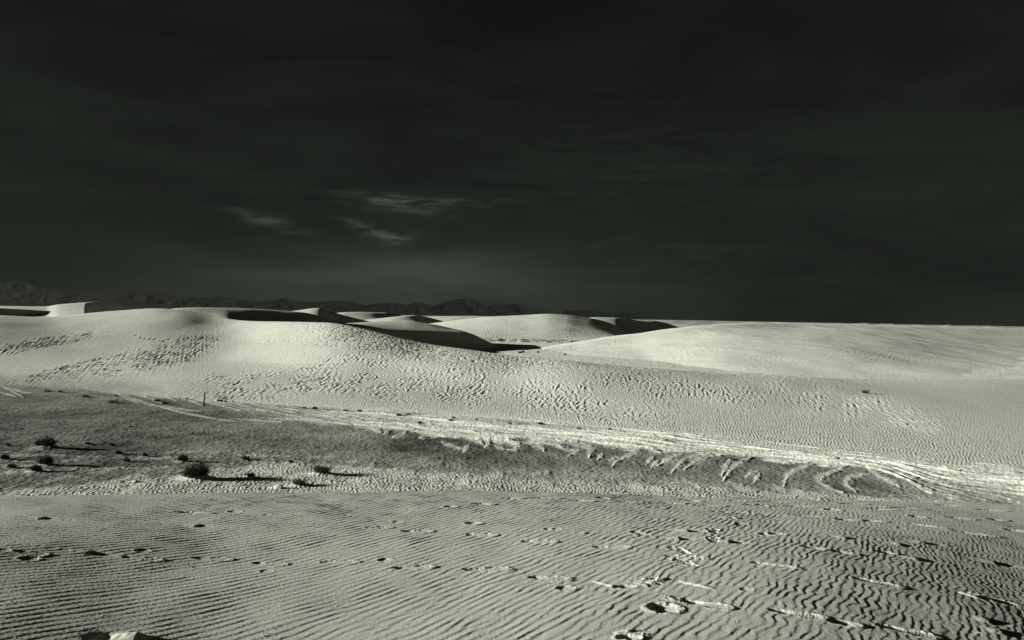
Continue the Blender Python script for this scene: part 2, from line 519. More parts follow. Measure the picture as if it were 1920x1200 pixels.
zf = 0.06 * n_a + 0.012 * n_b
zf = zf + 0.016 * n_c * near * (1 - pale_in * 0.6)
zf = zf + (0.11 * st * band_in * (1 - 0.75 * right_fan) + 0.03 * fbm(s_band * 30, PX / 120.0, 2, 35) * band_in) * near * sstep(1.3, 1.0, s_band) * (PY > line(BASE, PX) - 8)
zf = zf + 0.030 * sw + 0.03 * ln
w_ = waves(XX + 0.15 * n_b, YY, 2 * np.pi / 0.17, -0.25 * 2 * np.pi / 0.17, 0.12, 0.35, 24, 5)
zf = zf + 0.0085 * ripple_profile(w_) * near * np.clip(0.15 + 0.85 * pale_in + 0.5 * patch, 0, 1) * sstep(60, 46, YY)
zf = zf + 0.25 * scrub * scr_n
# coppice mounds and their tails under the shrubs
mounds = []
for (x_, y_, w, h, k, lab) in SHRUBS:
    t_, v_ = ray(x_, y_)
    Yb = -CAM_Z / v_
    mounds.append((t_ * Yb, Yb, w / F * Yb, h / F * Yb))
for (X0, Y0, w, h) in mounds:
    s = (np.abs(XX - X0) < 8) & (np.abs(YY - Y0) < 6)
    dx, dy = (XX[s] - X0), (YY[s] - Y0)
    rr = 0.55 * w + 0.1
    hm = min(0.16, 0.25 * h) * np.exp(-(dx / rr) ** 2 - (dy / (rr * 0.9)) ** 2)
    hm += 0.10 * min(h, 0.6) * np.exp(-(dy / (0.3 * rr + 0.06)) ** 2) * sstep(0, 0.4, dx) * np.exp(-np.maximum(dx, 0) / (2.0 * w))
    zf[s] += hm
for (x_, y_, w, h) in TRAILS:
    t_, v_ = ray(x_, y_)
    Y0 = -CAM_Z / v_; X0 = t_ * Y0; ww = w / F * Y0
    s = (np.abs(XX - X0) < 4) & (np.abs(YY - Y0) < 3)
    dx, dy = (XX[s] - X0), (YY[s] - Y0)
    zf[s] += h * 0.05 * np.exp(-(dy / 0.12) ** 2) * sstep(-ww, ww * 0.6, dx) * sstep(ww * 1.3, ww * 0.9, dx)
far_amp = sstep(430, 1100, YY)
fd = fbm(XX / 160.0, YY / 240.0, 4, 71)
zf = zf + far_amp * (2.2 + 4.0 * np.abs(fd) * sstep(5000, 1500, YY)) * (0.5 + 0.8 * fd)
ground = grid_mesh('ground', XX, YY, zf, sand_mid, tone, label='flat sandy desert floor between the dunes', cat='ground')

pl = np.array([-40000.0, 40000.0])
gx, gy = np.meshgrid(pl, pl)
grid_mesh('desert_plain', gx, gy, np.full_like(gx, -2.0), sand_far, label='wide flat plain under the dune field', cat='ground')

# ------------------------------------------------------------------ the camera's own dune: rippled sand with footprints
NA = 1900
ta = np.linspace(-0.76, 0.76, NA)
CREST_A = [(-400, 958, 7.2), (0, 940, 7.9), (200, 935, 8.4), (400, 931, 8.9), (640, 927, 9.3), (960, 926, 9.6), (1100, 929, 9.65), (1300, 935, 9.75), (1500, 939, 9.95), (1700, 942, 10.3), (1920, 947, 10.7), (2320, 962, 10.9)]
Yc, zc = curve(CREST_A, ta)
c0 = (np.full(NA, 2.6), np.full(NA, CAM_Z - 1.64) + 0 * ta)
c1 = (np.full(NA, 4.1), CAM_Z - 1.668 + 0 * ta)
rowsA = np.concatenate([np.arange(60) / 60.0, 1 + np.arange(880) / 880.0, 2 + np.arange(150) / 150.0 * 0.5, 2.5 + np.arange(40) / 40.0 * 1.5, [4.0]])
YA, ZA = loft([c0, c1, (Yc, zc), (Yc + 4.5, zc - 2.0), (np.full(NA, 24.0), np.full(NA, -0.9))], rowsA)
TA = np.broadcast_to(ta, YA.shape)
XA = TA * YA
# gentle swells across the slope
tk = [-0.8, -0.58, -0.40, -0.2, 0.05, 0.22, 0.40, 0.58, 0.8]
sk = [-0.12, -0.12, -0.08, 0.0, 0.05, 0.01, -0.075, -0.13, -0.13]
ti = np.linspace(-0.8, 0.8, 800)
si = pchip(tk, sk, ti)
swell = np.interp(ta, ti, np.cumsum(si) * (ti[1] - ti[0]))
ZA = ZA + (swell - swell.mean()) * np.minimum(YA, 9) * sstep(1.0, 0.25, (YA - 4.5) / (Yc - 4.5)) * 0.9
ZA = ZA + 0.010 * fbm(XA / 1.3, YA / 1.3, 3, 5)
PXA, PYA = proj(XA, YA, ZA)
base_ZA = ZA.copy()

wx = XA + 0.030 * sstep(-0.25, 0.4, TA) * fbm(XA / 0.17, YA / 0.16, 2, 51) + 0.012 * fbm(XA / 0.4, YA / 0.5, 2, 52)
wy = YA + 0.030 * fbm(XA / 0.9, YA / 0.7, 2, 53)
ph = 74.0 * wx - 52.0 * wy + 0.5 * wx * wx + 1.3 * np.maximum(wx, 0) ** 3
spread = waves(wx, wy, 15.0, 0.0, 0.6, 1.6, 24, 11)             # slow complex modulation = forks and fades
mod = 0.55 + 0.30 * sstep(0.0, -0.35, TA) + (0.75 - 0.25 * sstep(0.0, -0.35, TA)) * spread
zrip = np.exp(1j * ph) * mod
rip = ripple_profile(zrip, 0.55)
lit = np.clip(0.185 + pchip(tk, sk, ta) * 0.9, 0.03, 0.3) / 0.185            # how squarely the low sun meets the slope
amp = 0.00185 * lit[None, :] ** 0.7 * (1 + 0.10 * np.clip(YA - 5.5, 0, 4) * sstep(0.1, -0.3, TA)) * (0.85 + 0.40 * fbm(XA / 0.16, YA / 0.2, 2, 56)) * (0.88 + 0.22 * fbm(XA / 0.8, YA / 0.9, 2, 55))
fade = sstep(3.2, 2.2, rowsA)[:, None]
hA = amp * rip * fade

# footprints --------------------------------------------------------------
def near_vert(P, Q, px, py, rows=None):
    """index of the grid vertex that shows at a picture point"""
    c = np.argmin(np.abs(P[P.shape[0] // 2] - px))
    lo, hi = max(c - 60, 0), min(c + 60, P.shape[1])
    d = (P[:rows, lo:hi] - px) ** 2 + (Q[:rows, lo:hi] - py) ** 2
    i = np.unravel_index(np.argmin(d), d.shape)
    return i[0], i[1] + lo


N_VIS = 60 + 880 + 20
PRINTS = [  # px, py, type, ground angle deg, length m
    (1738, 986, 'long', -8, .30), (1828, 1001, 'long', -6, .36), (1690, 1021, 'deep', 0, .16), (1737, 1018, 'deep', 0, .30), (1726, 1049, 'deep', -4, .32), (1872, 1057, 'deep', -6, .38),
    (1645, 1092, 'tread', -14, .31), (1858, 1123, 'tread', -16, .36), (1858, 1165, 'deep', -6, .20), (1885, 1186, 'deep', -8, .24), (1700, 1183, 'tread', -10, .31),
    (1010, 1015, 'tread', -6, .28), (1145, 1026, 'tread', -6, .28), (1028, 992, 'pit', 0, .10), (1044, 992, 'pit', 0, .10), (1105, 1000, 'pit', 0, .08), (1192, 998, 'pit', 0, .12), (1206, 1002, 'pit', 0, .14),
    (1295, 995, 'deep', -4, .26), (1277, 1010, 'deep', -4, .24), (1373, 1016, 'deep', -6, .28), (1337, 995, 'scuff', 35, .24), (1338, 1012, 'scuff', 35, .24),
    (1274, 1032, 'scuff', 50, .26), (1285, 1045, 'scuff', -10, .30), (1286, 1055, 'scuff', 50, .26), (1372, 971, 'deep', 0, .24), (1415, 962, 'deep', 0, .26), (1388, 983, 'scuff', 30, .2),
    (1436, 1002, 'pit', 0, .16), (1456, 1001, 'pit', 0, .16), (1588, 1008, 'deep', 0, .20), (1452, 1060, 'tread', -12, .32), (1030, 1084, 'tread', -8, .28), (1060, 1103, 'pit', 0, .14),
    (1325, 1133, 'tread', -14, .30), (1495, 1151, 'tread', -10, .31), (1585, 1169, 'long', -6, .16), (1660, 1036, 'long', -4, .16), (1580, 1036, 'long', -6, .20), (1530, 1028, 'long', -4, .2), (1600, 1118, 'pit', 0, .05),
    (58, 1037, 'tread', 0, .22), (55, 1047, 'pit', 0, .18), (175, 1037, 'deep', 0, .34), (268, 1032, 'pit', 0, .16), (266, 1047, 'tread', 0, .28), (398, 1048, 'tread', 0, .27), (505, 1057, 'tread', -3, .24),
    (500, 1071, 'pit', 0, .13), (635, 1054, 'tread', 0, .27), (722, 1050, 'pit', 0, .12), (775, 1064, 'tread', 0, .28), (912, 1067, 'tread', -3, .32), (887, 981, 'pit', 0, .17), (746, 978, 'pit', 0, .14), (782, 996, 'tread', -4, .26),
    (902, 1003, 'tread', -6, .26), (710, 989, 'scuff', 0, .22), (375, 986, 'deep', 0, .26), (362, 961, 'long', 0, .28), 
    (440, 959, 'pit', 0, .18), (82, 972, 'deep', 0, .2), (5, 1032, 'pit', 0, .14), (500, 965, 'pit', 0, .10), 
    (650, 966, 'pit', 0, .10),
    (1540, 938, 'deep', 0, .34), (1500, 950, 'long', 0, .3), (1650, 955, 'long', 0, .3), (1590, 975, 'long', 0, .22), (1700, 953, 'long', 0, .36), (1780, 948, 'long', 0, .3), (1860, 957, 'long', 0, .3), (1895, 952, 'deep', 0, .34), (1870, 975, 'long', 0, .2), (1800, 972, 'long', 0, .26),
    (1520, 968, 'long', -4, .34), (1640, 977, 'long', 0, .2), (1720, 969, 'pit', 0, .2), (1330, 948, 'long', 0, .3), (1260, 944, 'long', 0, .26), (1180, 941, 'long', 0, .3), (1090, 939, 'long', 0, .26), (1020, 934, 'long', 0, .3), (960, 935, 'long', 0, .2), (1420, 947, 'scuff', 0, .3),
    (1130, 934, 'pit', 0, .2), (1240, 934, 'long', 0, .3), (1300, 940, 'pit', 0, .2), (1390, 939, 'long', 0, .3), (1460, 941, 'long', 0, .3), (1600, 945, 'long', 0, .3), (1230, 952, 'scuff', 0, .2), (1350, 960, 'scuff', 0, .2), (1560, 956, 'pit', 0, .2), (1690, 990, 'pit', 0, .1),
    (1905, 995, 'long', 0, .2), (1790, 1025, 'pit', 0, .06), (1400, 1105, 'pit', 0, .10), (905, 945, 'long', 0, .2), (845, 950, 'pit', 0, .15), 
]


def region(px, py, size):
    i, j = near_vert(PXA, PYA, px, py, N_VIS)
    X0, Y0 = XA[i, j], YA[i, j]
    s = (np.abs(XA - X0) < size) & (np.abs(YA - Y0) < size)
    return X0, Y0, s


rp = np.random.RandomState(19)
for (px, py, kind, ang, L) in PRINTS:
    X0, Y0, s = region(px, py, L * 1.3 + 0.1)
    ang = ang * 2.2 + rp.uniform(-5, 5)
    ca, sa = math.cos(R(ang)), math.sin(R(ang))
    dx, dy = XA[s] - X0, YA[s] - Y0
    jx = 0.008 * fbm(XA[s] / 0.03, YA[s] / 0.03, 2, 81)
    a = dx * ca + dy * sa + jx; b = -dx * sa + dy * ca + jx
    q = 2 * a / L
    h = hA[s]
    dk = (0.10 if X0 < -1 else 0.3) + 0.6 * min(1.0, float(np.interp(X0 / Y0, ta, lit)))
    if X0 < -0.9 and kind == 'pit':
        L *= 0.8
    if kind in ('tread', 'scuff'):
        wd = 0.048 * (1 + 0.22 * np.sin(2.4 * q + 0.5) - 0.25 * np.exp(-((q + 0.15) / 0.3) ** 2))
        r = np.maximum(np.abs(q) ** 3, 0) + np.abs(b / wd) ** 2.5
        inside = sstep(1.25, 0.75, r)
        rim = np.exp(-((np.sqrt(r) - 1.18) / 0.16) ** 2)
        tr = np.sin(2 * np.pi * a / 0.019 + 9 * np.abs(b)) * (0.5 + 0.5 * sstep(-0.2, 0.3, q))
        d = (0.010 if kind == 'tread' else 0.006) * dk
        nz = fbm(XA[s] / 0.035, YA[s] / 0.035, 3, 83)
        h = h * (1 - inside) + inside * (-(0.7 + 0.9 * sstep(0.5, 2.0, X0)) * d * (1 - q) + 0.0010 * tr + 0.0016 * nz + 0.003 * sstep(0.5, 1.0, q)) + rim * (0.004 + 0.002 * nz + 0.002 * q)
        # heel pit and toe lip
        if kind == 'tread':
            h += -0.006 * dk * np.exp(-((a + 0.30 * L) / (0.14 * L)) ** 2 - (b / 0.04) ** 2)
            h += 0.003 * np.exp(-((a - 0.46 * L) / (0.06 * L)) ** 2 - (b / 0.05) ** 2)
        else:
            h += 0.005 * nz * sstep(1.8, 0.8, r)
    elif kind == 'deep':
        r2 = (a / (0.20 * L)) ** 2 + (b / 0.05) ** 2
        nz = fbm(XA[s] / 0.05, YA[s] / 0.05, 3, 85)
        wb = np.exp(-np.abs(b / (0.050 + 0.006 * nz)) ** 3)
        up_ = 0.013 * sstep(-1.25, -0.22, q)                        # sand pushed up behind the heel, then a sharp drop and a ramp out
        saw = np.where(q < -0.2, up_, 0.013 - 0.031 * sstep(-0.22, -0.06, q) + 0.018 * np.clip((q + 0.06) / 1.1, 0, 1)) * sstep(1.5, 1.0, np.abs(q))
        h = h * (1 - wb * sstep(1.3, 0.9, np.abs(q))) + wb * saw * (0.5 + 0.6 * dk) + 0.002 * nz * wb
    elif kind == 'pit':
        r2 = (a / (0.36 * L)) ** 2 + (b / (0.30 * L + 0.01)) ** 2
        rr_ = sstep(1.4, 0.8, r2)
        h = h * (1 - rr_) + rr_ * -0.075 * L * (0.4 + 0.6 * dk) * np.clip((1.1 - q) / 1.6, 0, 1) + 0.02 * L * np.exp(-((np.sqrt(r2) - 1.35) / 0.25) ** 2)
    elif kind == 'long':
        r2 = (a / (0.5 * L)) ** 2 + (b / 0.045) ** 2
        nz = fbm(XA[s] / 0.06, YA[s] / 0.06, 3, 87)
        ins = np.exp(-r2 ** 2)
        h = h * (1 - ins) + ins * (0.024 * (a / (0.5 * L)) - 0.014 + 0.003 * nz) + 0.006 * np.exp(-((np.sqrt(r2) - 1.25) / 0.2) ** 2)
    hA[s] += (h - hA[s]) * (0.62 if X0 < -0.9 else 0.9)

# kicked up places: a crater, broken crusts and clumps
def crater(px, py, rx, ry, depth, rimh, seed):
    X0, Y0, s = region(px, py, 3.2 * max(rx, ry))
    nz = fbm(XA[s] / (0.5 * rx), YA[s] / (0.5 * rx), 3, seed)
    r = np.hypot((XA[s] - X0) / rx, (YA[s] - Y0) / ry) + 0.10 * nz
    k = sstep(1.9, 1.0, r)
    u_ = np.clip((XA[s] - X0) / rx, -1, 1)
    hA[s] = hA[s] * (1 - k) - depth * sstep(1.0, 0.82, r) * (1 - u_) * 0.5 + rimh * (1 + 0.9 * nz) * np.exp(-((r - 1.08) / 0.22) ** 2)


def clump(px, py, size, height, seed):
    X0, Y0, s = region(px, py, 2.2 * size)
    nz = fbm(XA[s] / (0.8 * size), YA[s] / (0.8 * size), 2, seed)
    rg = 1 - np.abs(fbm(XA[s] / (1.0 * size), YA[s] / (0.9 * size), 2, seed + 5)) * 1.6
    r = np.hypot(XA[s] - X0, YA[s] - Y0) / size
    k = sstep(1.25, 0.6, r + 0.35 * nz)
    hA[s] = hA[s] * (1 - k) + k * height * (0.75 * rg + 0.35 * nz) * 0.45


crater(1245, 1141, 0.10, 0.10, 0.036, 0.007, 91)
clump(1262, 1123, 0.06, 0.028, 92)
clump(1217, 1090, 0.085, 0.034, 93)
clump(1200, 1098, 0.07, 0.025, 94)
clump(1238, 1086, 0.045, 0.035, 96)
crater(1172, 1101, 0.08, 0.045, 0.020, 0.005, 95)
clump(1186, 1190, 0.085, 0.045, 97)
crater(1180, 1196, 0.07, 0.05, 0.024, 0.006, 98)
X0, Y0, sl = region(235, 1199, 0.5)
du, dv = XA[sl] - X0, YA[sl] - Y0
nz = fbm(XA[sl] / 0.09, YA[sl] / 0.09, 2, 99)
hA[sl] += 0.040 * np.exp(-(np.abs((du - 0.02) / 0.085) ** 2.6) - (np.abs(dv / 0.06) ** 2.2)) * (1 + 0.35 * nz) - 0.028 * np.exp(-((du + 0.12) / 0.055) ** 2 - (dv / 0.06) ** 2)
clump(1376, 971, 0.06, 0.04, 103)
clump(1414, 963, 0.06, 0.03, 104)
clump(1540, 938, 0.10, 0.05, 105)
for (x0, y0, x1, y1, hh) in [(1270, 1090, 1355, 1108, 0.012), (1110, 1090, 1180, 1107, 0.010), (1795, 1110, 1850, 1127, 0.012), (1815, 1112, 1872, 1130, 0.010), (1410, 1055, 1445, 1062, 0.010), (1170, 1022, 1200, 1030, 0.005), (1830, 1186, 1915, 1196, 0.008)]:
    i, j = near_vert(PXA, PYA, x0, y0, N_VIS); k, l = near_vert(PXA, PYA, x1, y1, N_VIS)
    A0 = np.array([XA[i, j], YA[i, j]]); A1 = np.array([XA[k, l], YA[k, l]])
    mid = (A0 + A1) / 2; Ln = np.hypot(*(A1 - A0))
    s = (np.abs(XA - mid[0]) < Ln) & (np.abs(YA - mid[1]) < Ln)
    d = (A1 - A0) / Ln
    al = (XA[s] - A0[0]) * d[0] + (YA[s] - A0[1]) * d[1]
    ac = -(XA[s] - A0[0]) * d[1] + (YA[s] - A0[1]) * d[0]
    hA[s] += hh * np.exp(-(ac / 0.012) ** 2) * sstep(0, 0.1 * Ln, al) * sstep(Ln, 0.5 * Ln, al)
# crumbs of crust lying on the sand
cr_n = perlin(XA / 0.013, YA / 0.018, 111)
hA = hA + 0.0045 * sstep(0.62, 0.85, cr_n) * sstep(0.0, 0.5, perlin(XA / 0.22, YA / 0.22, 112)) * fade
hA = hA + 0.00055 * fbm(XA / 0.020, YA / 0.024, 2, 113) * fade
ZA = ZA + hA
grid_mesh('rippled_dune', XA, YA, ZA, sand_near, 0.64, label='rippled pale dune slope crossed by footprints in the foreground', cat='dune')  # same sand toned darker here, dimmer light put into the colour

# ------------------------------------------------------------------ the big dune across the flat
NCc = 2000
tc_ = np.linspace(-0.78, 0.78, NCc)
CREST_C = [(-420, 600, 134), (-100, 593, 138), (0, 592, 140), (85, 594, 143), (150, 588, 147), (230, 582, 150), (290, 578.5, 152), (330, 580.5, 153), (370, 587, 153), (410, 596, 151), (450, 601, 147), (530, 602, 138), (610, 604, 131), (640, 608, 129), (700, 621, 125), (800, 644, 118), (880, 655, 114), (960, 667, 110), (1100, 679, 103), (1200, 688, 102), (1400, 702, 102), (1600, 710, 104), (1920, 713, 108), (2350, 720, 112)]
Ycc, zcc = curve(CREST_C, tc_)
k_s = np.exp(-np.linspace(-2.2, 2.2, 81) ** 2); k_s /= k_s.sum()
Ycc, zcc = [np.convolve(np.pad(a_, 40, mode='edge'), k_s, mode='valid') for a_ in (Ycc, zcc)]
pb = np.array(BASE, float)
tb, vb = ray(pb[:, 0], pb[:, 1])
Yb_ = pchip(tb, -CAM_Z / vb, np.clip(tc_, tb[0], tb[-1]))
dY = Ycc - Yb_
kern = np.exp(-np.linspace(-1.9, 1.9, 181) ** 2); kern /= kern.sum()
zsm = np.convolve(np.pad(zcc, 90, mode='edge'), kern, mode='valid')
cs = [(Yb_ - 7, np.full(NCc, -1.5)), (Yb_, np.full(NCc, -0.02)), (Yb_ + 0.30 * dY, 0.22 * zsm), (Yb_ + 0.66 * dY, 0.35 * zsm + 0.36 * zcc), (Ycc, zcc), (Ycc + 4, zcc - 1.5), (Ycc + 10, np.minimum(zcc - 4.5, -0.8))]
YC, ZC = loft(cs, spans(14, 190, 170, 150, 24, 8))
TC = np.broadcast_to(tc_, YC.shape)
XC = TC * YC
PXC, PYC = proj(XC, YC, ZC)
rowC = spans(14, 190, 170, 150, 24, 8)[:, None]
vis = sstep(0.6, 1.2, rowC) * sstep(4.25, 3.95, rowC)
tsk = [-0.8, -0.56, -0.45, -0.36, -0.2, 0.0, 0.15, 0.3, 0.42, 0.56, 0.8]
ssk = [-0.15, -0.15, -0.11, -0.01, 0.07, 0.06, 0.03, -0.02, -0.08, -0.14, -0.14]
tii = np.linspace(-0.8, 0.8, 800)
sw_c = np.interp(tc_, tii, np.cumsum(pchip(tsk, ssk, tii)) * (tii[1] - tii[0]))
sw_c = sw_c - sw_c.mean()
ZC = ZC + 85.0 * sw_c * sstep(1.0, 2.6, rowC) * sstep(4.0, 3.0, rowC) * 0.9 * np.clip(ZC / 2.5, 0, 1)
ZC = ZC + 0.20 * fbm(XC / 22.0, YC / 30.0, 3, 121) * vis * np.clip(ZC / 1.2, 0, 1)


def blob(P, Q, cx, cy, rx, ry, ang):
    c, s_ = math.cos(R(ang)), math.sin(R(ang))
    a = (P - cx) * c + (Q - cy) * s_; b = -(P - cx) * s_ + (Q - cy) * c
    return np.exp(-((a / rx) ** 2 + (b / ry) ** 2) ** 1.0)


pn = fbm(PXC / 70.0, PYC / 26.0, 3, 123)
rough = sum(blob(PXC, PYC, *b) for b in [(285, 662, 135, 24, -17), (130, 690, 110, 9, -16), (85, 642, 120, 10, -14), (560, 700, 190, 30, -17), (690, 672, 120, 26, -14), (620, 720, 200, 22, 4), (960, 720, 140, 26, 12), (1060, 745, 170, 30, 10), (1290, 735, 180, 22, 10), (1560, 755, 170, 26, 12), (1680, 775, 120, 22, 20), (800, 720, 120, 30, 6)])
lft = sstep(480, 380, PXC)
rough = np.clip(rough * (1 + 0.6 * lft), 0, 1) * sstep(-0.85, 0.15, pn + 0.45 * lft)
smooth_p = sum(blob(PXC, PYC, *b) for b in [(1160, 765, 60, 14, 6), (1690, 790, 95, 14, 16), (1560, 745, 110, 10, 8), (1540, 775, 60, 6, 5)])
smooth_p = np.clip(smooth_p * (1.2 + pn), 0, 1)
n1 = fbm(XC / 1.2, YC / 2.6, 3, 125)
lw = waves(XC + 0.16 * n1, YC, 2 * np.pi / 0.50, -0.08 * 2 * np.pi / 0.50, 0.22, 0.22, 28, 127)
sw1 = waves(XC + 0.10 * n1, YC, 2 * np.pi / 0.20, -0.12 * 2 * np.pi / 0.20, 0.12, 0.24, 28, 129)
# on the left the crests run more along the line of sight's left, on the right they stand upright
fine_amp = 0.50 + 0.50 * sstep(-30, 25, PYC - (line([(-400, 690), (0, 700), (400, 690), (700, 680), (960, 690), (1400, 715), (1920, 730), (2400, 740)], PXC)))
fine_amp *= (1 - 0.85 * smooth_p) * (0.55 + 0.45 * sstep(300, 700, PXC))
hC = 0.0105 * ripple_profile(sw1) * fine_amp + (0.029 + 0.007 * lft) * ripple_profile(lw) * rough * (0.55 + 0.6 * n1)
# trampled sand just under the crest line in the middle
cl_ = PYC - line([(c[0], c[1]) for c in CREST_C], PXC)
tramp = sstep(480, 700, PXC) * sstep(1250, 900, PXC) * sstep(-2, 4, cl_) * sstep(46, 10, cl_) + 0.5 * sstep(900, 1200, PXC) * sstep(1900, 1500, PXC) * sstep(16, 3, cl_)
tn = fbm(XC / 0.55, YC / 1.1, 3, 131)
hC = hC - 0.11 * tramp * sstep(0.15, 0.65, tn) + 0.03 * tramp * tn
toe = sstep(0, 1, rowC - 1.0) * sstep(1.75, 1.2, rowC) * sstep(500, 900, PXC)
hC = hC + 0.02 * toe * fbm(XC / 0.35, YC / 0.5, 3, 133)
# a thin trail of steps climbing the left flank
for k in range(46):
    if rp.rand() < 0.45:
        continue
    x_ = 255 + k * 9.0; y_ = 617 + 4 * math.sin(k * 0.35) + 0.042 * (x_ - 255) + rp.uniform(-1.5, 1.5)
    i, j = near_vert(PXC, PYC, x_, y_, 530)
    s = (np.abs(XC - XC[i, j]) < 1.5) & (np.abs(YC - YC[i, j]) < 2.5)
    hC[s] -= 0.06 * np.exp(-((XC[s] - XC[i, j]) / 0.16) ** 2 - ((YC[s] - YC[i, j]) / 0.45) ** 2)
ZC = ZC + hC * vis
toneC = 0.84 + 0.06 * rough + 0.05 * smooth_p - 0.08 * (1 - sstep(20, 330, PXC)) - 0.48 * sstep(46, -4, line(BASE, PXC) - PYC + 8 * pn + 9 * fbm(XC / 0.5, YC / 0.9, 4, 137)) * sstep(620, 150, PXC) - 0.06 * sstep(1450, 1850, PXC)  # patches lightened and both ends dimmed: uneven light painted into the tone
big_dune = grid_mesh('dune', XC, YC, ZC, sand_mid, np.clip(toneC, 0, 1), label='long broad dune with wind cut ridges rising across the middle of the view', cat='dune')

# ------------------------------------------------------------------ dunes farther off
def dune(curves, rows, n, name, label, mat=None, noise=0.10, rip=0.0, trange=(-0.8, 0.8), seed=1, tone=0.84):
    t = np.linspace(trange[0], trange[1], n)
    cv = [c(t) if callable(c) else curve(c, t) for c in curves]
    Y, Z = loft(cv, spans(*rows))
    X = np.broadcast_to(t, Y.shape) * Y
    Z = Z + noise * fbm(X / 18.0, Y / 24.0, 3, seed)
    if rip:
        w = waves(X + 0.3 * fbm(X / 3, Y / 4, 2, seed + 3), Y, 2 * np.pi / 1.1, -0.2 * 2 * np.pi, 0.2, 0.3, 20, seed)
        Z = Z + rip * ripple_profile(w) * sstep(-0.2, 0.5, fbm(X / 14, Y / 22, 3, seed + 7))
    return grid_mesh(name, X, Y, Z, mat or sand_far, tone, label=label, cat='dune'), X, Y, Z


def tr(x0, x1):
    return (float(ray(x0, 600)[0]), float(ray(x1, 600)[0]))


def shift(pts, dY, dz):
    def f(t):
        Y, Z = curve(pts, t)
        return Y + dY, Z + dz
    return f


def floor_at(pts, dY, z):
    def f(t):
        Y, Z = curve(pts, t)
        return Y + dY, np.full_like(Y, z)
    return f


# shaded shoulder behind the big dune's brink
CP = [(180, 612, 150), (250, 597, 152), (300, 582, 155), (340, 577.3, 157), (380, 576.5, 160), (450, 578, 168), (530, 582.5, 178), (570, 586, 182), (600, 592.5, 185), (640, 604, 190), (690, 618, 195), (730, 627, 200), (800, 650, 206)]
def c_front(dY, dz):
    def f(t):
        Y, Z = curve(CP, t)
        k = sstep(float(ray(430, 580)[0]), float(ray(340, 580)[0]), t)
        return Y + dY, Z + dz * (1 + 1.1 * k)
    return f


dune([c_front(-34, -5.4), c_front(-16, -2.1), CP, shift(CP, 10, -0.8), shift(CP, 40, -8.0)], (30, 50, 20, 10), 520, 'dune.001', 'shaded shoulder of a dune rising just behind the long broad dune', trange=tr(180, 800), noise=0.05, seed=141)
# dune with a black slip face
DB = [(560, 606, 158), (620, 606, 165), (660, 612, 172), (700, 617, 180), (760, 620, 190), (820, 621.5, 200), (860, 623, 207), (885, 627, 210), (905, 636, 211), (925, 646, 211), (945, 660, 210)]
DT = [(560, 610, 180), (620, 607, 190), (650, 606, 200), (700, 603, 215), (760, 601.5, 230), (800, 606, 232), (840, 614, 230), (870, 621, 222), (885, 626, 216), (905, 635, 215), (925, 645, 215), (945, 660, 214)]
dune([shift(DB, -15, -5.6), shift(DB, -2.5, -0.75), DB, DT, shift(DT, 26, -7)], (40, 12, 50, 16), 560, 'dune.002', 'dune with a pale top and a black slip face above a long pointed shadow', trange=tr(560, 945), noise=0.02, seed=143)
# broad dune on the right
EC = [(940, 668, 208), (1000, 655.5, 212), (1060, 645, 216), (1130, 634, 222), (1200, 624, 230), (1240, 618, 234), (1300, 611.5, 242), (1360, 607, 256), (1420, 605, 280), (1500, 606, 318), (1600, 608, 365), (1750, 611.5, 440), (1920, 615.5, 520), (2350, 626, 700)]


sw_e = np.cumsum(pchip([-0.8, 0.0, 0.12, 0.2, 0.3, 0.4, 0.46, 0.6, 0.8], [0, 0, 0.03, 0.06, 0.05, -0.03, -0.10, -0.125, -0.09], tii)) * (tii[1] - tii[0])
sw_e -= np.interp(0.25, tii, sw_e)


def e_front(fr, fz):
    def f(t):
        Y, Z = curve(EC, t)
        Yf = pchip([-0.05, 0.05, 0.15, 0.25, 0.35, 0.45, 0.8], [200, 180, 152, 129, 119, 119, 124], t)
        Yf = np.minimum(Yf, Y - 8)
        z_ = -0.3 + fz * (Z + 0.3)
        return Yf + fr * (Y - Yf), z_ + 170.0 * np.sin(np.pi * fr) * np.interp(t, tii, sw_e) * np.clip(z_ / 2.5, 0, 1)
    return f


dune([e_front(0, 0), e_front(0.35, 0.40), e_front(0.7, 0.72), EC, shift(EC, 60, -3), shift(EC, 120, -10)], (80, 80, 70, 20, 8), 900, 'dune.003', 'broad smooth pale dune with faint streaks behind the right end of the long dune', mat=sand_mid, trange=tr(940, 2350), noise=0.20, rip=0.016, seed=145, tone=1.0)  # full tone stands in for the brighter light on this dune
# rounded dune in the middle distance
FB = [(640, 630, 290), (800, 632, 292), (900, 634, 294), (1000, 636, 294), (1100, 638, 294), (1180, 640, 292), (1260, 643, 288)]
FC = [(640, 616, 380), (700, 612.5, 385), (760, 609.5, 390), (800, 607, 395), (840, 602.5, 398), (880, 597.5, 400), (930, 593, 400), (990, 590.5, 400), (1030, 588.5, 400), (1060, 590, 402), (1090, 594, 408), (1120, 599, 416), (1150, 608, 424), (1180, 622, 430), (1260, 640, 436)]


def f_mid(fr, fz):
    def f(t):
        Y0, Z0 = curve(FB, t); Y1, Z1 = curve(FC, t)
        return Y0 + fr * (Y1 - Y0), Z0 + fz * (Z1 - Z0)
    return f


dune([floor_at(FB, -14, -0.7), FB, f_mid(0.35, 0.45), f_mid(0.7, 0.85), FC, shift(FC, 40, -3), shift(FC, 90, -12)], (6, 40, 40, 30, 12, 6), 640, 'dune.004', 'rounded grey dune in the middle distance in front of the mountain', trange=tr(640, 1260), noise=0.10, rip=0.04, seed=147)
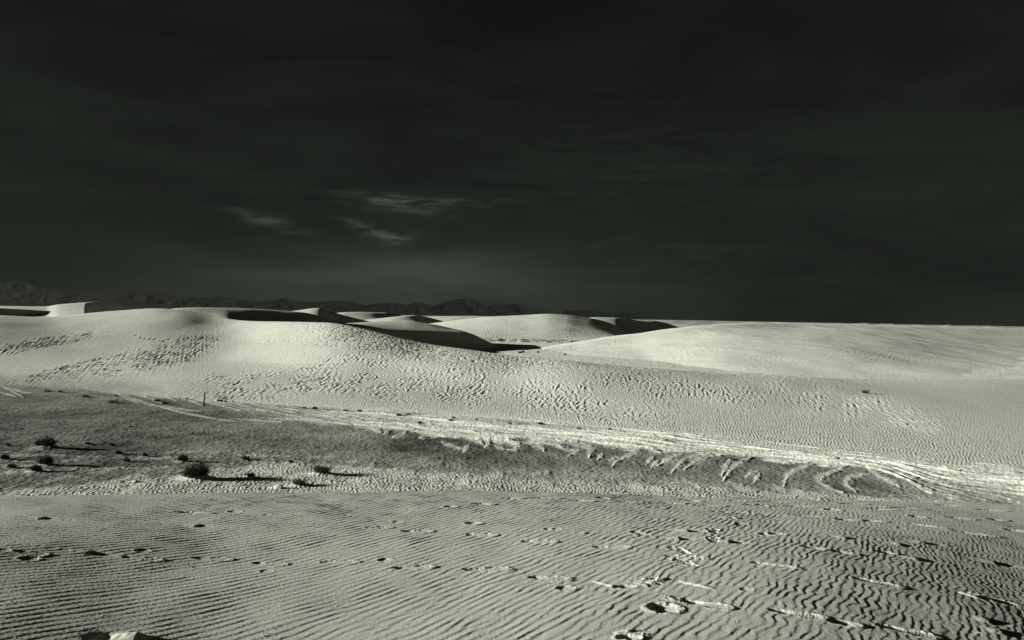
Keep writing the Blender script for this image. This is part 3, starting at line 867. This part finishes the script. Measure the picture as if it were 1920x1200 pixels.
# dunes behind it
GC = [(1040, 602, 470), (1090, 597.5, 472), (1120, 595, 475), (1150, 595.3, 480), (1180, 598.5, 492), (1200, 601.5, 505), (1225, 607, 520), (1260, 618, 535), (1300, 625, 540)]
dune([floor_at(GC, -80, -0.8), shift(GC, -30, -3.2), GC, shift(GC, 30, -3), shift(GC, 80, -12)], (20, 24, 10, 6), 260, 'dune.005', 'dark sided dune right of the rounded grey dune', trange=tr(1040, 1300), noise=0.1, seed=149)
GD = [(1150, 603, 620), (1190, 600, 625), (1225, 601.5, 640), (1245, 604.5, 660), (1268, 612, 680), (1300, 618, 690)]
dune([floor_at(GD, -90, -0.8), shift(GD, -35, -2.6), GD, shift(GD, 30, -3), shift(GD, 80, -12)], (20, 24, 10, 6), 200, 'dune.006', 'low grey ridge just right of the dark sided dune', trange=tr(1150, 1300), noise=0.1, seed=151)
IC = [(480, 592, 270), (530, 585, 275), (560, 581.5, 280), (597, 577.5, 288), (612, 581, 292), (632, 587.5, 298), (660, 595, 304), (700, 604, 310), (760, 616, 316)]
dune([floor_at(IC, -60, -0.6), shift(IC, -25, -2.0), IC, shift(IC, 20, -2), shift(IC, 60, -10)], (24, 30, 10, 6), 260, 'dune.007', 'small sharp crested sunlit dune above the shaded shoulder', trange=tr(480, 760), noise=0.05, seed=153)
HC = [(590, 592, 540), (625, 587.5, 545), (650, 585.3, 550), (690, 585, 560), (720, 586, 572), (738, 588, 582), (755, 592.5, 592), (790, 600, 600)]
dune([floor_at(HC, -90, -0.8), shift(HC, -30, -3.4), HC, shift(HC, 30, -3), shift(HC, 80, -12)], (20, 24, 10, 6), 240, 'dune.008', 'distant low dune with a dark lee side left of centre', trange=tr(590, 790), noise=0.1, seed=155)
HD = [(640, 606, 430), (700, 598, 435), (745, 593.5, 440), (780, 591, 452), (800, 594.5, 462), (830, 602, 470)]
dune([floor_at(HD, -70, -0.8), shift(HD, -20, -2.6), HD, shift(HD, 30, -2), shift(HD, 80, -12)], (20, 24, 10, 6), 240, 'dune.009', 'distant flat dune with a thin dark tongue of shade', trange=tr(640, 830), noise=0.08, seed=157)
HE = [(760, 597, 620), (800, 594, 625), (850, 592.5, 630), (900, 592.5, 640), (950, 595, 650), (1000, 600, 660)]
dune([floor_at(HE, -120, -0.8), shift(HE, -50, -2.6), HE, shift(HE, 30, -2), shift(HE, 80, -12)], (20, 24, 10, 6), 240, 'dune.010', 'pale flat distant dune below the highest mountain', trange=tr(760, 1000), noise=0.1, seed=159)
# dunes on the far left
JC = [(-400, 582, 205), (-100, 577, 212), (0, 574, 206), (85, 574.5, 211), (110, 571, 215), (150, 567.6, 223), (170, 566.2, 228), (190, 564.8, 236), (215, 566.5, 248), (235, 571, 258), (258, 578, 270), (275, 583.5, 280), (310, 592, 290)]


def j_front(k):
    def f(t):
        Y, Z = curve(JC, t)
        tl = float(ray(168, 575)[0])
        slip = sstep(tl - 0.006, tl + 0.010, t)
        d = (60 * (1 - slip) + 30 * slip) * k
        dz = (3.6 * (1 - slip) + 9.0 * slip) * k
        return Y - d, Z - dz
    return f


dune([j_front(1.0), j_front(0.5), JC, shift(JC, 14, -1.5), shift(JC, 60, -9)], (40, 50, 12, 8), 620, 'dune.011', 'crescent dune with a rounded black slip face at the far left', trange=tr(-400, 310), noise=0.03, seed=161)
J0 = [(-400, 560, 160), (-150, 567, 168), (0, 577.5, 177), (60, 581, 186), (120, 585, 196), (170, 588, 203), (230, 592, 210)]
dune([shift(J0, -18, -6.5), shift(J0, -4, -1.3), J0, shift(J0, 14, -1.0), shift(J0, 50, -8)], (30, 16, 12, 8), 420, 'dune.012', 'low dune whose shaded face shows as a black band at the far left', trange=tr(-400, 230), noise=0.02, seed=163)

# ------------------------------------------------------------------ mountains on the horizon
def mountain(name, ridge, Y0, label, seed, depth=800.0, low=604):
    p = np.array(ridge, float)
    n = 900
    tk_, vk_ = ray(p[:, 0], p[:, 1])
    t = np.linspace(tk_[0], tk_[-1], n)
    v = pchip(tk_, vk_, t)
    x = t * Y0
    fr = fbm(x / 260.0, np.full_like(x, seed * 3.3), 4, seed, 0.55)
    m_ = 0.42                                                   # one even range front, cut by the ridge line
    Yf = Y0 - depth
    zt = (CAM_Z + v * (Yf + 3 / m_)) / (1 - v / m_) + 3.0 * fr
    Yt = Yf + (zt + 3) / m_
    rows = np.linspace(0, 1, 60)[:, None]
    Yg = Yf + (Yt - Yf) * rows
    X = t * Yg
    nz = 0.5 + 0.5 * fbm(X / 260.0 + rows * 0.8, rows * 2.4 + 0 * X, 4, seed + 3, 0.5)
    Z = -3 + (zt + 3) * rows - 0.07 * np.maximum(zt, 0) * nz * np.sin(np.pi * rows) ** 0.8
    Y0 = Yt
    back = np.linspace(0, 1, 12)[1:, None]
    Yb = Y0 + depth * back + 0 * t
    Zb = zt * (1 - back) - 30 * back
    grid_mesh(name, np.vstack([X, t * Yb]), np.vstack([Yg, Yb]), np.vstack([Z, Zb]), rock_mat, label=label, cat='mountain')


mountain('mountain_range', [(-700, 538), (-300, 522), (-80, 530), (0, 532), (25, 529), (45, 529), (60, 536), (85, 541), (120, 539), (150, 545), (170, 544), (195, 548), (210, 547), (240, 547), (275, 548), (315, 552), (355, 557), (385, 558), (405, 557), (440, 561), (490, 565), (510, 563), (530, 559), (560, 565), (590, 567), (620, 564), (645, 564), (680, 571), (700, 574), (760, 592)], 13000.0, 'long jagged dark mountain range along the horizon, highest at its left end', 171)
mountain('mountain_range', [(-700, 560), (-100, 545), (60, 540), (130, 546), (190, 549), (240, 561), (300, 571), (360, 581), (420, 592)], 9500.0, 'nearer dark foothills in front of the long jagged range', 173, 600.0)
mountain('mountain', [(640, 592), (690, 571), (730, 568), (760, 571), (785, 567), (810, 573), (835, 566), (850, 563), (870, 559), (890, 562), (905, 570), (915, 573.5), (925, 571), (945, 571.5), (970, 569.5), (985, 575), (1000, 582), (1050, 589), (1080, 598)], 12000.0, 'dark mountain with a domed summit standing highest near the middle of the horizon', 175)
mountain('mountain', [(1040, 598), (1052, 588), (1058, 584), (1068, 582), (1080, 582.5), (1100, 581.5), (1120, 584), (1135, 585.5), (1150, 589), (1170, 588), (1190, 586.5), (1205, 595), (1215, 600), (1240, 606)], 12500.0, 'flat topped dark mesa low on the horizon', 177)

# ------------------------------------------------------------------ shrubs, grass and posts
def ground_z(x, y):
    i = np.argmin(np.abs(Yr - y)); j = np.argmin(np.abs(tg - x / y))
    return float(zf[i, j])


def mesh_obj(name, verts, faces, mat, parent=None, smooth=False):
    me = bpy.data.meshes.new(name)
    me.from_pydata(verts, [], faces)
    me.materials.append(mat)
    if smooth:
        me.polygons.foreach_set('use_smooth', [True] * len(me.polygons))
    me.update()
    o = bpy.data.objects.new(name, me)
    col.objects.link(o)
    o.parent = parent
    return o


def blades(rs, n, rad, h, wid, lean, spread, curl=0.5):
    """curved tapering blades or twigs that start on a disc and fan out"""
    V, Fc = [], []
    for _ in range(n):
        a = rs.rand() * 6.2832; r = rad * math.sqrt(rs.rand())
        b = Vector((r * math.cos(a), r * math.sin(a), -0.04))
        L = h * (0.45 + 0.6 * rs.rand())
        out = spread * (0.25 + 0.9 * r / max(rad, 1e-3)) * (0.5 + rs.rand())
        d = Vector((out * math.cos(a) + lean * rs.rand(), out * math.sin(a), 1.0)).normalized()
        side = Vector((-math.sin(a + rs.randn()), math.cos(a + rs.randn()), 0)).normalized() * wid * (0.6 + 0.8 * rs.rand())
        k = len(V)
        for i, f in enumerate((0, 0.4, 0.75, 1.0)):
            droop = curl * f * f * L * 0.35
            c = b + d * (L * f) + Vector((math.cos(a) * droop, math.sin(a) * droop, -droop * 0.6))
            ww = side * (1 - 0.85 * f)
            V += [c - ww, c + ww]
            if i:
                Fc.append((k + 2 * i - 2, k + 2 * i - 1, k + 2 * i + 1, k + 2 * i))
    return V, Fc


def sprigs(rs, n, rx, rz, size):
    """small leaf and twig-end faces spread through a low dome, denser towards its skin"""
    V, Fc = [], []
    for _ in range(n):
        a = rs.rand() * 6.2832; e = math.asin(rs.rand()); q = rs.rand() ** 0.4
        lump = 1 + 0.18 * math.sin(3 * a + 1.3) + 0.12 * math.sin(7 * a) * math.cos(4 * e)
        c = Vector((rx * q * lump * math.cos(e) * math.cos(a), rx * q * lump * math.cos(e) * math.sin(a), rz * q * lump * math.sin(e)))
        d = Vector((rs.randn() * 0.7 + math.cos(a), rs.randn() * 0.7 + math.sin(a), abs(rs.randn()) + 0.8)).normalized()
        s_ = d.cross(Vector((rs.randn(), rs.randn(), rs.randn()))).normalized() * size * 0.22
        L = size * (0.7 + 1.1 * rs.rand())
        k = len(V)
        V += [c - s_, c + s_, c + d * L]
        Fc.append((k, k + 1, k + 2))
    return V, Fc


NAMES = {'bush': ('desert_shrub', 'shrub'), 'low': ('desert_shrub', 'shrub'), 'stalk': ('desert_shrub', 'shrub'), 'tuft': ('grass_tuft', 'grass tuft'), 'grass': ('grass_tuft', 'grass tuft')}
for i, ((x_, y_, w, h, k, lab), (X0, Y0, W, H)) in enumerate(zip(SHRUBS, mounds)):
    rs = np.random.RandomState(300 + i)
    nm, ct = NAMES[k]
    big = w * h > 150
    z0 = ground_z(X0, Y0) - 0.02
    H = max(H, 0.10)
    root = None
    if k == 'bush':
        fV, sV = ([], []), ([], [])
        for q_ in range(4):                                   # several ragged lobes of different heights
            ox = W * rs.uniform(-0.34, 0.34) * (q_ > 0); oy = W * rs.uniform(-0.3, 0.3) * (q_ > 0)
            sc = 1.0 if q_ == 0 else rs.uniform(0.45, 0.8)
            for acc, (v1, f1) in ((fV, sprigs(rs, int((170 + 260 * min(1, w * h / 1000)) * sc), 0.40 * W * sc, H * 0.80 * sc, 0.09)),
                                  (sV, blades(rs, int(130 * sc), 0.20 * W * sc, H * 1.3 * sc, 0.009, 0.18, 0.8, 0.35))):
                o_ = len(acc[0])
                acc[0].extend([v + Vector((ox, oy, 0)) for v in v1])
                acc[1].extend([tuple(k_ + o_ for k_ in f_) for f_ in f1])
        fm, sm = ('foliage', twig_mat), ('stems', twig_mat)
    elif k in ('low', 'stalk'):
        fV = sprigs(rs, 420, 0.48 * W, H * 0.72, 0.06)
        sV = blades(rs, 40 if k == 'low' else 14, 0.2 * W, H * (0.95 if k == 'low' else 2.2), 0.014, 0.05, 1.3 if k == 'low' else 0.15, 0.3)
        fm, sm = ('foliage', twig_mat), ('stems', twig_mat)
    else:
        n = 420 if k == 'grass' else 130
        fV = blades(rs, n, 0.26 * W, H * 1.15, 0.013, 0.35, 0.75 if k == 'grass' else 0.5, 0.6)
        sV = sprigs(rs, 260, 0.34 * W, H * 0.42, 0.09)
        fm, sm = ('blades', grass_mat), ('dead_base', twig_mat)
    if Y0 < 46 or w >= 12:
        root = bpy.data.objects.new(nm, None)
        col.objects.link(root)
        root.location = (X0, Y0, z0)
        root.empty_display_size = 0.2
        mesh_obj(fm[0], fV[0], fV[1], fm[1], root)
        mesh_obj(sm[0], sV[0], sV[1], sm[1], root)
    else:
        off = len(fV[0])
        root = mesh_obj(nm, fV[0] + sV[0], fV[1] + [tuple(q + off for q in f_) for f_ in sV[1]], fm[1])
        root.location = (X0, Y0, z0)
    tag(root, lab, ct, 'grass tufts on the interdune flat' if ct == 'grass tuft' else 'shrubs scattered over the interdune flat')


def on_grid(P, Q, X, Y, Z, px, py, rows=None):
    i, j = near_vert(P, Q, px, py, rows)
    return float(X[i, j]), float(Y[i, j]), float(Z[i, j])


x0, y0, z0 = on_grid(PXC, PYC, XC, YC, ZC, 1622, 741, 500)
rs = np.random.RandomState(77)
root = bpy.data.objects.new('grass_tuft', None)
col.objects.link(root)
root.location = (x0, y0, z0)
v_, f_ = blades(rs, 150, 0.14, 0.70, 0.014, 0.1, 0.75, 0.5)
mesh_obj('blades', v_, f_, twig_mat, root)
v_, f_ = sprigs(rs, 160, 0.30, 0.16, 0.09)
mesh_obj('dead_base', v_, f_, twig_mat, root)
tag(root, 'lone dark tuft growing high on the pale slope of the long dune', 'grass tuft')


def post(name, loc, h, r, tilt, label):
    """weathered round post: eight uneven sides, taper, chipped slanting top"""
    rs = np.random.RandomState(int(h * 1000))
    V, Fc, n = [], [], 8
    levels = [(-0.25, 1.08), (0.0, 1.05), (0.3 * h, 1.0), (0.65 * h, 0.96), (0.96 * h, 0.93), (h, 0.80)]
    for (z, s) in levels:
        for k in range(n):
            a = 6.2832 * k / n
            rr = r * s * (1 + 0.10 * rs.randn() * 0.6)
            V.append((rr * math.cos(a), rr * math.sin(a), z + (0.03 * math.cos(a) if z == h else 0)))
    for l in range(len(levels) - 1):
        for k in range(n):
            Fc.append((l * n + k, l * n + (k + 1) % n, (l + 1) * n + (k + 1) % n, (l + 1) * n + k))
    Fc.append(tuple((len(levels) - 1) * n + k for k in range(n)))
    o = mesh_obj(name, V, Fc, wood_mat)
    o.location = loc
    o.rotation_euler = tilt
    tag(o, label, 'post')


t_, v_ = ray(382, 763)
Yp = -CAM_Z / v_
post('marker_post', (t_ * Yp, Yp, ground_z(t_ * Yp, Yp)), 29.0 / F * Yp, 0.055, (R(1.5), R(3.2), 0), 'slim dark upright marker post on the sand flat below the long dune')
Ye, Ze = curve(EC, np.array([float(ray(1830, 613)[0])]))
post('marker_post', (float(ray(1830, 613)[0]) * float(Ye[0]), float(Ye[0]), float(Ze[0]) - 0.1), 2.1, 0.07, (0, R(1), 0), 'thin distant marker post on the skyline of the broad smooth dune')

# small shrubs on the bright flat beyond the long dune's brink
for i, (px, py, w, h, lab) in enumerate([(975, 662, 6, 3, 'larger dark shrub on the bright flat right of the pointed shadow'), (981, 660.5, 4, 2, 'small dark shrub touching the tip of the pointed shadow'), (1009, 661, 2.5, 2, 'lone dark speck of shrub farther along the bright flat'), (1060, 665.5, 2, 1.5, 'farthest speck of shrub on the bright flat before the broad smooth dune')]):
    t_, v_ = ray(px, py)
    Y0 = -CAM_Z / v_
    W, H = w / F * Y0, h / F * Y0
    rs = np.random.RandomState(900 + i)
    v1, f1 = sprigs(rs, 300, 0.5 * W, H, 0.2)
    o = mesh_obj('desert_shrub', v1, f1, twig_mat)
    o.location = (t_ * Y0, Y0, ground_z(t_ * Y0, Y0) - 0.05)
    tag(o, lab, 'shrub', 'shrubs on the bright flat')
